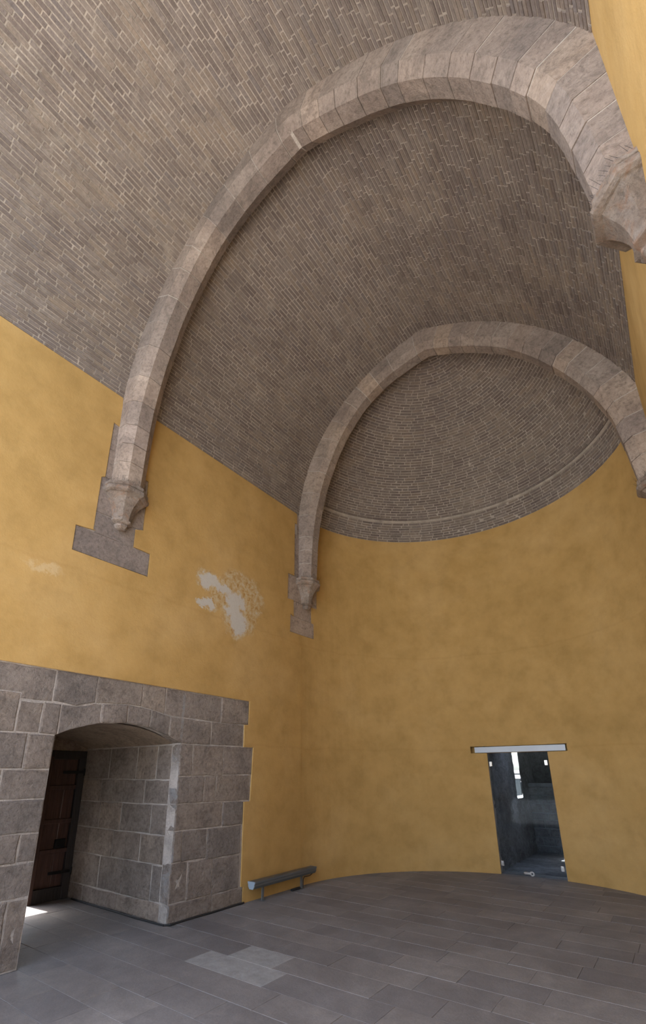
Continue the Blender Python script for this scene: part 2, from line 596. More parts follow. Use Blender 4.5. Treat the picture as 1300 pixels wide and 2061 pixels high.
class Side:
    """one half of the vault profile, parametrised by arc length from the springing"""
    def __init__(self, arc, x0, sgn):
        self.cx, self.cz, self.R = arc
        self.a0 = math.atan2(ZS - self.cz, x0 - self.cx)
        self.a1 = math.atan2(ZA - self.cz, CX - self.cx)
        self.len = abs(self.a1 - self.a0) * self.R

    def at(self, s):
        a = self.a0 + (self.a1 - self.a0) * s / self.len
        c, n = math.cos(a), math.sin(a)
        return (self.cx + self.R * c, self.cz + self.R * n), (-c, -n)


SL, SR = Side(ARC_L, XL, 1), Side(ARC_R, XR, -1)

# ------------------------------------------------------------------ left wall
mapL = lambda u, v, n: (XL + n, u, v)
arch = []
ha, rise = (YR - YJ) / 2, 0.195
Rr = (ha * ha + rise * rise) / (2 * rise)
yc_, zc_ = (YR + YJ) / 2, 2.02 + rise - Rr
for i in range(13):
    y = YR + (YJ - YR) * i / 12
    arch.append((y, zc_ + math.sqrt(Rr * Rr - (y - yc_) ** 2)))


def arch_z(y):
    return zc_ + math.sqrt(max(0, Rr * Rr - (y - yc_) ** 2))


core = [(Y0, 0.0), (YJ - 0.005, 0.0)] + [(max(YJ - 0.005, min(YR + 0.005, y + (0.005 if i < 6 else -0.005 if i > 6 else 0))), z + 0.015)
                                       for i, (y, z) in reversed(list(enumerate(arch)))] + [(YR + 0.005, 0.0), (7.25, 0.0), (7.25, ZS + 0.05), (Y0, ZS + 0.05)]
V, Fc = prism(core, mapL, -0.012, XD - XL - 0.4)
wall_left = structure(part('wall_left', V, Fc, M['joint']))

pl = [(Y0, 0), (1.25, 0), (1.25, 2.03), (1.12, 2.03), (1.12, 2.705), (5.295, 2.695), (5.29, 2.34), (5.205, 2.335), (5.205, 2.02),
      (5.41, 2.02), (5.375, 1.272), (5.25, 1.27), (5.25, .2), (5.292, .195), (5.292, 0), (YC, 0), (YC, 4.03), (6.25, 4.03), (6.26, 4.37),
      (6.355, 4.34), (6.345, 4.65), (6.175, 4.635), (6.185, 5.135), (6.365, 5.14), (6.37, 6.26), (6.44, 6.26), (6.44, ZS), (3.06, ZS),
      (3.06, 5.45), (3.155, 5.44), (3.165, 4.70), (3.05, 4.66), (3.06, 4.415), (3.305, 4.41), (3.31, 4.08), (2.295, 4.08), (2.29, 4.40),
      (2.535, 4.43), (2.50, 4.43), (2.50, 5.165), (2.545, 5.19), (2.55, 6.03), (2.665, 6.01), (2.62, ZS), (Y0, ZS)]
V, Fc = prism(pl, mapL, -0.034, 0.006)
part('plaster_coat', V, Fc, M['plaster'], wall_left)

B = lambda y0, y1, z0, z1: [(y0, z0), (y1, z0), (y1, z1), (y0, z1)]
front = [
    # right pier, course by course from the floor
    B(YR, 4.74, 0.0, .20), B(4.74, 5.29, 0.0, .195),
    B(YR, 4.32, .20, .64), B(4.32, 4.72, .20, .62), B(4.72, 5.215, .195, .60),
    B(YR, 4.20, .64, .985), B(4.20, 4.60, .63, .98), B(4.60, 5.215, .61, .975),
    B(YR, 4.85, .985, 1.295), B(4.85, 5.245, .98, 1.28),
    B(YR, 4.49, 1.295, 1.62), B(4.49, 4.70, 1.295, 1.62), B(4.70, 5.37, 1.285, 1.635),
    B(YR, 4.27, 1.62, 2.015), B(4.27, 4.81, 1.62, 2.015), B(4.81, 5.40, 1.635, 2.02),
    # haunch stones and the course over the arch
    [(3.87, arch_z(3.87)), (YR, 2.02), (4.565, 2.02), (4.56, 2.325), (4.07, 2.34), (3.87, 2.345)],
    B(4.565, 5.20, 2.02, 2.335),
    [(4.73, 2.33), (5.285, 2.335), (5.29, 2.69), (4.73, 2.69)],
    [(3.77, 2.365), (3.88, 2.345), (4.73, 2.335), (4.73, 2.69), (3.77, 2.70)],
    [(3.425, 2.42), (3.58, 2.40), (3.77, 2.365), (3.77, 2.70), (3.425, 2.70)],
    [(2.84, 2.40), (3.24, 2.43), (3.425, 2.42), (3.425, 2.70), (2.84, 2.70)],
    [(2.37, 2.37), (2.63, 2.345), (2.84, 2.40), (2.84, 2.70), (2.37, 2.70)],
    [(1.75, 2.42), (2.06, 2.42), (2.06, 2.355), (2.37, 2.36), (2.37, 2.70), (1.75, 2.70)],
    B(1.14, 1.75, 2.42, 2.70),
    # voussoirs
    [(2.47, 2.04), (2.69, arch_z(2.69)), (2.93, arch_z(2.93)), (2.925, 2.40), (2.84, 2.40), (2.63, 2.345), (2.47, 2.35)],
    [(2.93, arch_z(2.93)), (3.26, arch_z(3.26)), (3.25, 2.43), (2.925, 2.40)],
    [(3.26, arch_z(3.26)), (3.565, arch_z(3.565)), (3.58, 2.40), (3.25, 2.43)],
    [(3.565, arch_z(3.565)), (3.87, arch_z(3.87)), (3.87, 2.345), (3.58, 2.40)],
    # left pier
    B(2.29, 2.47, 2.035, 2.35), B(2.06, 2.29, 2.04, 2.35), B(1.55, 2.06, 2.04, 2.42), B(1.14, 1.55, 2.04, 2.42),
    B(1.27, 1.80, 1.70, 2.04), B(1.80, 2.19, 1.70, 2.04), B(2.19, YJ, 1.70, 2.03),
    B(1.27, 2.02, 1.42, 1.70), B(2.02, YJ, 1.42, 1.70), B(1.27, 1.70, 1.12, 1.42), B(1.70, YJ, 1.12, 1.42),
    B(1.27, 1.9, .87, 1.12), B(1.9, 2.285, .87, 1.12), B(2.285, YJ, .87, 1.12),
    B(1.27, 1.75, .57, .87), B(1.75, YJ, .57, .87), B(1.27, 1.8, .0, .57), B(1.8, 2.275, .0, .57), B(2.275, YJ, .0, .57),
]
for k, poly in enumerate(front):
    jamb = any(abs(p[0] - YR) < .001 or abs(p[0] - YJ) < .001 for p in poly)
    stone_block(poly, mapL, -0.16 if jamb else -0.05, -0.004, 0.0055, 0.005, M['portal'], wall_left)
# stones that show round the corbels
for poly in (B(2.50, 3.165, 4.68, 5.19), B(2.52, 3.055, 4.40, 4.68), B(2.295, 3.305, 4.085, 4.405), B(2.55, 3.15, 5.19, 5.62),
             B(2.55, 3.07, 5.62, 6.03), B(2.62, 3.06, 6.03, 6.45)):
    stone_block(poly, mapL, -0.05, -0.003, 0.002, 0.0015, M['rib'], wall_left, worn=0.004)

# the two faces of the passage through the wall
mapV = lambda u, v, n: (u, YR - n, v)
mapJ = lambda u, v, n: (u, YJ + n, v)
cz = [0.0, .20, .60, .93, 1.28, 1.58, 2.01]
jn = [[-5.245, -6.10, -6.95, XD], [-5.245, -5.45, -6.05, -6.6, XD], [-5.245, -5.74, -6.35, -6.95, XD],
      [-5.245, -5.56, -6.23, -6.75, XD], [-5.245, -5.76, -6.26, -6.8, XD], [-5.245, -5.54, -5.99, -6.65, XD]]
for r_ in range(6):
    for a, b in zip(jn[r_][:-1], jn[r_][1:]):
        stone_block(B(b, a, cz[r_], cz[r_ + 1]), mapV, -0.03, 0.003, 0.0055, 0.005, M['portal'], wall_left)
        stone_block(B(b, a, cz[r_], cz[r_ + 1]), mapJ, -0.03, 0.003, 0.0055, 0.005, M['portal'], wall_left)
# rendered underside of the portal arch
V, Fc = [], []
for j, xx in enumerate((XL - 0.165, -5.8, -6.5, XD)):
    for i, (y, z) in enumerate(arch):
        V.append((xx, y, z + random.uniform(-.004, .004)))
    if j:
        for i in range(12):
            a = (j - 1) * 13 + i
            Fc.append((a, a + 1, a + 14, a + 13))
part('arch_soffit', V, Fc, M['soffit'], wall_left, smooth=True)

# ------------------------------------------------------------------ right wall
V, Fc = box(XR, XR + 0.6, Y0, YC, 0, ZS + 0.05)
wall_right = structure(part('wall_right', V, Fc, M['plaster']))

# ------------------------------------------------------------------ apse wall
def ring_grid(r0, r1, angs, zs, removed):
    """solid curved wall made of cells; cells whose centre falls in a removed rect are left out"""
    def P(r, a, z):
        return (CA + r * math.cos(a), YC + r * math.sin(a), z)
    na, nz = len(angs) - 1, len(zs) - 1
    keep = [[True] * nz for _ in range(na)]
    for i in range(na):
        for j in range(nz):
            am, zm = (angs[i] + angs[i + 1]) / 2, (zs[j] + zs[j + 1]) / 2
            for (a0, a1, z0, z1) in removed:
                if a0 < am < a1 and z0 < zm < z1:
                    keep[i][j] = False
    V, idx, Fc = [], {}, []

    def vid(r, i, j):
        k = (r, i, j)
        if k not in idx:
            idx[k] = len(V)
            V.append(P((r0, r1)[r], angs[i], zs[j]))
        return idx[k]
    for i in range(na):
        for j in range(nz):
            if not keep[i][j]:
                continue
            Fc.append((vid(0, i, j), vid(0, i, j + 1), vid(0, i + 1, j + 1), vid(0, i + 1, j)))
            Fc.append((vid(1, i, j), vid(1, i + 1, j), vid(1, i + 1, j + 1), vid(1, i, j + 1)))
            for (di, dj, e) in ((-1, 0, ((i, j), (i, j + 1))), (1, 0, ((i + 1, j), (i + 1, j + 1))),
                                (0, -1, ((i, j), (i + 1, j))), (0, 1, ((i, j + 1), (i + 1, j + 1)))):
                ii, jj = i + di, j + dj
                if not (0 <= ii < na and 0 <= jj < nz) or not keep[ii][jj]:
                    (a, b), (c, d) = e
                    Fc.append((vid(0, a, b), vid(0, c, d), vid(1, c, d), vid(1, a, b)))
    return V, Fc


DOOR = (math.atan2(9.33 - YC, -1.815 - CA), math.atan2(9.33 - YC, -2.845 - CA))
SLOT = (math.radians(73.2), math.radians(107.2))
ay = lambda y: math.pi - math.asin((y - YC) / RA)
angs = sorted(set([math.radians(a) for a in range(0, 181, 3)] + [DOOR[0], DOOR[1], SLOT[0], SLOT[1], ay(7.03), ay(6.94), ay(6.88), ay(6.91)]))
angs = [a for i, a in enumerate(angs)]
zs_ = [0, 1.0, 1.992, 2.115, 3.0, 4.035, 4.33, 4.65, 5.15, 6.0, 6.25, ZS]
V, Fc = ring_grid(RA + 0.012, RA + 0.5, angs, zs_, [(DOOR[0], DOOR[1], -1, 2.0), (SLOT[0], SLOT[1], 1.9, 2.116)])
wall_apse = structure(part('wall_apse', V, Fc, M['joint']))
rem = [(DOOR[0], DOOR[1], -1, 2.0), (SLOT[0], SLOT[1], 1.99, 2.116),
       (ay(7.03), 4, 4.65, 5.15), (ay(6.88), 4, 4.33, 4.65), (ay(6.94), 4, 4.035, 4.33), (ay(6.91), 4, 5.15, ZS)]
V, Fc = ring_grid(RA, RA + 0.02, angs, zs_, rem)
part('plaster_coat', V, Fc, M['plaster'], wall_apse)
V, Fc = box(-3.35, -1.25, 9.40, 9.52, 1.998, 2.25)
part('slot_backing', V, Fc, M['plaster'], wall_apse)


def map2(u, v, n):
    if u <= YC:
        return (XL + n, u, v)
    a = ay(u)
    return (CA + (RA - n) * math.cos(a), YC + (RA - n) * math.sin(a), v)


for poly in (B(6.18, 7.03, 4.64, 5.14), B(6.35, 6.88, 4.34, 4.64), B(6.26, 6.94, 4.035, 4.34), B(6.37, 6.91, 5.14, 5.6), B(6.37, 6.91, 5.6, 6.03), B(6.44, 6.91, 6.03, 6.46)):
    stone_block(poly, map2, -0.05, -0.003, 0.002, 0.0015, M['rib'], wall_left, worn=0.004)

# ------------------------------------------------------------------ vault: mortar shell and bricks
def shell(prof_in, prof_out, ys):
    V, Fc = [], []
    k = len(prof_in)
    for y in ys:
        V += [(x, y, z) for x, z in prof_in] + [(x, y, z) for x, z in prof_out]
    n = len(ys)
    for j in range(n - 1):
        for i in range(k - 1):
            a, b = j * 2 * k + i, (j + 1) * 2 * k + i
            Fc.append((a, a + 1, b + 1, b))
            Fc.append((a + k, b + k, b + k + 1, a + k + 1))
        for e in (0, k - 1):
            a, b = j * 2 * k + e, (j + 1) * 2 * k + e
            Fc.append((a, b, b + k, a + k))
    for j in (0, n - 1):
        for i in range(k - 1):
            a = j * 2 * k + i
            Fc.append((a, a + 1, a + 1 + k, a + k))
    return V, Fc


pin, pout = [], []
for S, rng in ((SL, range(0, 25)), (SR, range(23, -1, -1))):
    for i in rng:
        (x, z), (nx, nz) = S.at(S.len * i / 24)
        pin.append((x - nx * 0.004, z - nz * 0.004))
        pout.append((x - nx * 0.40, z - nz * 0.40))
V, Fc = shell(pin, pout, [Y0, 1.0, 2.0, 3.0, 4.0, 5.0, 6.0, YC + 0.02])
ceiling = structure(part('ceiling', V, Fc, M['mortar']))

BH, BL = 0.052, 0.225      # course pitch and brick length


def brick_frame(P, nrm, along, across, L, H, proud):
    """8 corners of one brick lying on the vault"""
    P, nrm, along, across = Vector(P), Vector(nrm), Vector(along), Vector(across)
    out = []
    for n_ in (-0.012, proud):
        for sa, sc in ((-1, -1), (1, -1), (1, 1), (-1, 1)):
            q = P + along * (sa * L / 2) + across * (sc * H / 2) + nrm * n_
            if n_ > 0:
                q = q - along * sa * 0.003 - across * sc * 0.0025 + nrm * random.uniform(-.0015, .0015)
            out.append(q)
    return out


BF = [(4, 5, 6, 7), (0, 1, 5, 4), (1, 2, 6, 5), (2, 3, 7, 6), (3, 0, 4, 7)]


def seen_size(P):
    d = Vector(P) - EYE
    zf = d.dot(fw)
    if zf <= 0.2:
        return 0
    x, y = PX + F_PX * d.dot(r2) / zf, PY - F_PX * d.dot(u2) / zf
    if x < 0 or x > 1300 or y < 0 or y > 2061:
        return 0
    return 1.0 / d.length


bricks = []
for S, sg in ((SL, 1), (SR, -1)):
    nrow = int(S.len / BH)
    pitch = S.len / nrow
    for r_ in range(nrow):
        (x, z), (nx, nz) = S.at((r_ + 0.5) * pitch)
        t_ = Vector((-nz, 0, nx)) * sg
        y = Y0 - random.random() * BL
        while y < YC:
            L = random.choice((BL, BL, BL, BL * 1.15, BL * 0.55)) * random.uniform(0.93, 1.06)
            y0_, y1_ = max(y, Y0), min(y + L, YC)
            # skip what lies buried inside a rib
            if y1_ - y0_ > 0.04:
                ym = (y0_ + y1_) / 2
                if not (Y1 + 0.10 < ym < Y1 + 0.30 or Y2 + 0.10 < ym):
                    H = pitch - random.uniform(0.007, 0.013)
                    bricks.append(((x, ym, z), (nx, random.uniform(-.02, .02), nz), (random.uniform(-.008, .008), 1, random.uniform(-.008, .008)),
                                   tuple(t_), y1_ - y0_ - random.uniform(0.007, 0.014), H, random.uniform(0.000, 0.006)))
            y += L

# dome of the apse: the vault profile turned about the apse centre
def dome_prof(s):
    """radius and height on the dome, s = 0 springing .. 1 crown"""
    h = ZA - 0.06 - ZS
    e = (h * h - RA * RA) / (2 * RA) if h > RA else 0.0
    R = RA + e
    a1 = math.acos(e / R)
    a = a1 * s
    return R * math.cos(a) - e, ZS + R * math.sin(a), a, R * a1


DL = dome_prof(1)[3]
V, Fc = [], []
na_, nr_ = 48, 24
for j in range(nr_ + 1):
    rr_, zz, aa, _ = dome_prof(j / nr_)
    for off in (0.004, 0.4):
        for i in range(na_ + 1):
            a = math.pi * i / na_
            ro = rr_ + off * math.cos(aa)
            V.append((CA + (CX - CA) * (j / nr_) + ro * math.cos(a), YC + ro * math.sin(a), zz + off * math.sin(aa)))
w_ = na_ + 1
for j in range(nr_):
    for i in range(na_):
        a = j * 2 * w_ + i
        b = (j + 1) * 2 * w_ + i
        Fc.append((a, b, b + 1, a + 1))
        Fc.append((a + w_, a + w_ + 1, b + w_ + 1, b + w_))
    for i in (0, na_):
        a, b = j * 2 * w_ + i, (j + 1) * 2 * w_ + i
        Fc.append((a, a + w_, b + w_, b))
for i in range(na_):
    Fc.append((i, i + 1, i + 1 + w_, i + w_))
ceiling_apse = structure(part('ceiling_apse', V, Fc, M['mortar'], smooth=False))

dome_bricks = []
nrow = int(DL / 0.056)
ledge_row = 8
for r_ in range(nrow - 2):
    s = (r_ + 0.5) / nrow
    rr_, zz, aa, _ = dome_prof(s)
    cxx = CA + (CX - CA) * s
    a = random.random() * 0.05
    pitch = DL / nrow
    while a < math.pi:
        L = random.choice((BL, BL, BL * 1.1, BL * 0.55)) * random.uniform(0.94, 1.05)
        L = min(L, max(0.10, rr_ * 0.35))
        da = L / max(rr_, 0.15)
        am = a + da / 2
        if am < math.pi - 0.005:
            P = (cxx + rr_ * math.cos(am), YC + rr_ * math.sin(am), zz)
            nrm = (-math.cos(am) * math.cos(aa), -math.sin(am) * math.cos(aa), -math.sin(aa))
            al = (-math.sin(am), math.cos(am), random.uniform(-.01, .01))
            ac = (-math.cos(am) * math.sin(aa), -math.sin(am) * math.sin(aa), math.cos(aa))
            dome_bricks.append((P, nrm, al, ac, L - random.uniform(0.008, 0.014), pitch - random.uniform(0.009, 0.014),
                                random.uniform(0.000, 0.006) + (0.010 if r_ == ledge_row + 1 else 0)))
        a += da


def lay_bricks(specs, parent, n_parts):
    order = sorted(range(len(specs)), key=lambda i: -seen_size(specs[i][0]))
    big = set(i for i in order[:n_parts] if seen_size(specs[i][0]) > 0)
    Vs, Fs, Rs = [], [], []
    for i, sp in enumerate(specs):
        c = brick_frame(*sp)
        r = random.random()
        if i in big:
            # own object, origin at the brick
            o_ = Vector(sp[0])
            me = mesh_of('brick', [q - o_ for q in c], BF, M['brick'], rnd=[r] * 8)
            o = bpy.data.objects.new('brick', me)
            COL.objects.link(o)
            o.parent = parent
            o.location = o_
        else:
            k = len(Vs)
            Vs += c
            Fs += [tuple(a + k for a in f) for f in BF]
            Rs += [r] * 8
    part('brickwork', Vs, Fs, M['brick'], parent, kind='stuff', rnd=Rs)


lay_bricks(bricks, ceiling, 300)
lay_bricks(dome_bricks, ceiling_apse, 300)
# pale ledge of mortar running round the dome a little above the springing
V, Fc = [], []
for i in range(73):
    a = math.pi * i / 72
    for k, (ds, off) in enumerate(((-0.5, 0.0), (-0.4, -0.013), (0.35, -0.013), (0.5, 0.0))):
        s = (ledge_row + 0.5 + ds) / nrow
        rr_, zz, aa, _ = dome_prof(s)
        rr_ += off + random.uniform(-.002, .002)
        V.append((CA + (CX - CA) * s + rr_ * math.cos(a), YC + rr_ * math.sin(a), zz))
    if i:
        for k in range(3):
            q = (i - 1) * 4 + k
            Fc.append((q, q + 4, q + 5, q + 1))
part('mortar_ledge', V, Fc, M['mortar'], ceiling_apse)

# ------------------------------------------------------------------ stone ribs
RAD_L = [2.580, 2.535, 2.574, 2.693, 2.864, 2.944, 2.965]   # underside of the ribs: distance from (CX, 6.0)
RAD_R = [2.470, 2.365, 2.326, 2.390, 2.519, 2.686, 2.965]   # every 15 degrees from the wall up to the crown


def smooth_curve(ys, t):
    """cubic through equally spaced values, t in 0..len-1"""
    m = np.gradient(ys)
    i = min(len(ys) - 2, int(t))
    t -= i
    return ((2 * t ** 3 - 3 * t ** 2 + 1) * ys[i] + (t ** 3 - 2 * t ** 2 + t) * m[i]
            + (-2 * t ** 3 + 3 * t ** 2) * ys[i + 1] + (t ** 3 - t ** 2) * m[i + 1])


def rib_line():
    L = [(CX - RAD_L[0] - 0.05 * (6.0 - z), z) for z in np.linspace(5.119, 5.95, 7)]
    for i in range(61):
        r, a = smooth_curve(RAD_L, i / 10), math.radians(i * 1.5)
        L.append((CX - r * math.cos(a), 6.0 + r * math.sin(a)))
    k = len(L) - 1
    for i in range(59, -1, -1):
        r, a = smooth_curve(RAD_R, i / 10), math.radians(i * 1.5)
        L.append((CX + r * math.cos(a), 6.0 + r * math.sin(a)))
    L += [(CX + RAD_R[0] + 0.06 * (6.0 - z), z) for z in np.linspace(5.95, 5.119, 7)]
    L = np.array(L, dtype=float)
    for _ in range(40):                       # ease the bends, keep the crown and the feet
        for a, b in ((1, k), (k + 1, len(L) - 1)):
            L[a:b] = (L[a - 1:b - 1] + L[a:b] * 2 + L[a + 1:b + 1]) / 4
    return L, k


RL, RK = rib_line()
RS = np.r_[0, np.cumsum(np.hypot(*np.diff(RL, axis=0).T))]
_d = np.gradient(RL, axis=0)
RN = np.c_[_d[:, 1], -_d[:, 0]]
for _ in range(3):
    RN[1:-1] = (RN[:-2] + RN[1:-1] + RN[2:]) / 3
RN /= np.hypot(*RN.T)[:, None]
RN[RK] = (0, -1)
RIB_LEN = float(RS[-1])
CROWN = float(RS[RK])


def outside_vault(x, z):
    if x < XL - 0.03 or x > XR + 0.03:
        return True
    if z < ZS:
        return False
    c = ARC_L if x < CX else ARC_R
    return (x - c[0]) ** 2 + (z - c[1]) ** 2 > (c[2] + 0.03) ** 2


def rib_section(s, y, k=1.0, jx=0.0):
    x, z = np.interp(s, RS, RL[:, 0]), np.interp(s, RS, RL[:, 1])
    nx, nz = np.interp(s, RS, RN[:, 0]), np.interp(s, RS, RN[:, 1])
    H = 0.15
    while H < 0.7 and not outside_vault(x - nx * H, z - nz * H):
        H += 0.01
    jx = jx + (k - 1.0) * 0.3
    pts = ((0.0, -H), (0.0, -0.10 + jx), (0.10, jx), (0.285, jx), (0.40, -0.10 + jx), (0.40, -H))
    m = 0.2
    return [(x + nx * n_, y + m + (w - m) * k, z + nz * n_) for w, n_ in pts]


def rib_loft(stations):
    V, Fc = [], []
    for pts in stations:
        V += pts
    n = len(stations)
    for j in range(n - 1):
        for i in range(5):
            a = j * 6 + i
            Fc.append((a, a + 1, a + 7, a + 6))
        Fc.append((j * 6 + 5, j * 6, j * 6 + 6, j * 6 + 11))
    Fc.append(tuple(range(5, -1, -1)))
    Fc.append(tuple(range((n - 1) * 6, n * 6)))
    return V, Fc


def make_rib(y, label, seed):
    random.seed(seed)
    t = thing('stone_rib', (CA, y + 0.2, 5.115), label, 'arch')
    ss = np.arange(0, RIB_LEN + 0.001, RIB_LEN / 60)
    V, Fc = rib_loft([rib_section(float(s), y, 0.985, -0.006) for s in ss])
    part('mortar_core', V, Fc, M['ribjoint'], t)
    cuts = [0.0]
    for L in (0.30, 0.27, 0.28):
        cuts.append(cuts[-1] + L)
    while cuts[-1] < CROWN - 0.5:
        cuts.append(cuts[-1] + random.uniform(0.27, 0.46))
    cuts[-1] = CROWN - 0.16
    cuts.append(CROWN + 0.17)
    while cuts[-1] < RIB_LEN - 1.2:
        cuts.append(cuts[-1] + random.uniform(0.24, 0.36))
    rest = RIB_LEN - cuts[-1]
    n = max(2, round(rest / 0.3))
    cuts += [cuts[-1] + rest * (i + 1) / n for i in range(n)]
    for a, b in zip(cuts[:-1], cuts[1:]):
        g = random.choice((0.003, 0.005, 0.007))
        k, jx = 1.0 + random.uniform(-.008, .012), random.uniform(-.005, .005)
        mid = [CROWN] if a < CROWN < b else [(a + b) / 2]
        st = [rib_section(q, y, k, jx) for q in [a + g] + mid + [b - g]]
        V, Fc = rib_loft(st)
        part('voussoir', V, Fc, M['rib'], t, rnd=[random.random()] * len(V))
    return t


make_rib(Y1, 'nearer and larger pale stone rib arching right across the brick vault', 11)
make_rib(Y2, 'farther stone rib framing the brick half dome of the apse', 23)


# ------------------------------------------------------------------ corbels
def corbel(side, y, label, seed):
    random.seed(seed)
    x0, sg = (XL, 1) if side == 'left' else (XR, -1)
    yc = y + 0.2
    t = thing('corbel', (x0, yc, 4.56), label, 'corbel', None)
    def ring(hw, n, z, cut=0.62, jit=0.0):
        c = hw * cut
        pts = [(-hw, -0.03), (-hw, n * 0.45), (-c * 0.62, n), (c * 0.62, n), (hw, n * 0.45), (hw, -0.03)]
        return [(x0 + sg * (b + random.uniform(-jit, jit)), yc + a + random.uniform(-jit, jit), z) for a, b in pts]
    def loft(rings):
        V = [p for r in rings for p in r]
        Fc = []
        for j in range(len(rings) - 1):
            for i in range(6):
                a, b = j * 6 + i, j * 6 + (i + 1) % 6
                Fc.append((a, b, b + 6, a + 6) if sg > 0 else (b, a, a + 6, b + 6))
        Fc.append(tuple(range(6)) if sg < 0 else tuple(range(5, -1, -1)))
        k = (len(rings) - 1) * 6
        Fc.append(tuple(range(k + 5, k - 1, -1)) if sg < 0 else tuple(range(k, k + 6)))
        return V, Fc
    # abacus: fillet, roll and hollow
    A = [ring(0.225, 0.205, 4.975), ring(0.262, 0.240, 4.985), ring(0.285, 0.268, 5.005, jit=.003), ring(0.292, 0.275, 5.035, jit=.003),
         ring(0.283, 0.266, 5.055, jit=.002), ring(0.262, 0.245, 5.068), ring(0.275, 0.255, 5.078), ring(0.275, 0.255, 5.118)]
    V, Fc = loft(A)
    part('abacus', V, Fc, M['corbel'], t, rnd=[random.random()] * len(V))
    Bz = []
    for i in range(9):
        s = i / 8
        z = 4.655 + s * 0.33
        f = 0.48 + 0.52 * (s ** 2.2)
        Bz.append(ring(0.250 * f, 0.225 * f, z, jit=.003))
    V, Fc = loft(Bz)
    part('bell', V, Fc, M['corbel'], t, rnd=[random.random()] * len(V))
    # rolled pendant under the bell
    Pn = []
    for z, hw, n in ((4.555, 0.03, 0.045), (4.563, 0.055, 0.075), (4.585, 0.078, 0.092), (4.605, 0.082, 0.094), (4.622, 0.070, 0.084),
                     (4.630, 0.088, 0.098), (4.648, 0.128, 0.118), (4.664, 0.130, 0.120)):
        Pn.append(ring(hw, n, z, 0.8, jit=.003))
    V, Fc = loft(Pn)
    part('pendant', V, Fc, M['corbel'], t, rnd=[random.random()] * len(V))
    return t, x0, sg, yc


def spikes(x0, sg, yc, label, seed, n=34):
    random.seed(seed)
    t = thing('bird_spikes', (x0 + sg * 0.24, yc, 5.118), label, 'bird spikes', 'bird spikes on the corbels')
    # the strip follows the three free edges of the abacus
    hw, nn = 0.262, 0.240
    c = hw * 0.62 * 0.62
    edge = [(-hw, 0.0), (-hw, nn * 0.45), (-c, nn), (c, nn), (hw, nn * 0.45), (hw, 0.0)]
    P = [Vector((x0 + sg * b, yc + a, 5.122)) for a, b in edge]
    segs = []
    for a, b in zip(P[:-1], P[1:]):
        segs.append(tube([a, b], 0.0045, 6))
    V, Fc = join(*segs)
    part('base_strip', V, Fc, M['rubber'], t)
    sp = []
    tot = sum((b - a).length for a, b in zip(P[:-1], P[1:]))
    for i in range(n):
        s = (i + 0.5) / n * tot
        for a, b in zip(P[:-1], P[1:]):
            L = (b - a).length
            if s <= L:
                q = a + (b - a) * (s / L)
                break
            s -= L
        out = Vector((sg, random.uniform(-.9, .9), random.uniform(1.2, 3.2))).normalized()
        sp.append(cylinder(q, q + out * random.uniform(0.05, 0.10), 0.0011, 4, 0.0006))
    V, Fc = join(*sp)
    part('needle', V, Fc, M['iron'], t, kind='stuff')
    return t


C1 = corbel('left', Y1, 'carved faceted stone corbel under the nearer rib on the left wall above the portal', 3)
C2 = corbel('left', Y2, 'small-looking carved stone corbel under the farther rib, where left wall meets apse', 4)
C3 = corbel('right', Y1, 'large weathered rust-stained corbel close up at the right edge of the photo', 5)
C4 = corbel('right', Y2, 'faceted corbel cut by the right edge below the farther rib', 6)
spikes(*C1[1:], 'bird spikes along the corbel of the nearer rib on the left wall', 31)
spikes(*C2[1:], 'bird spikes along the corbel of the farther rib on the left', 32)
spikes(*C3[1:], 'thin wire bird spikes along the big near corbel at the right', 33)
spikes(*C4[1:], 'bird spikes along the far corbel at the right edge', 34)

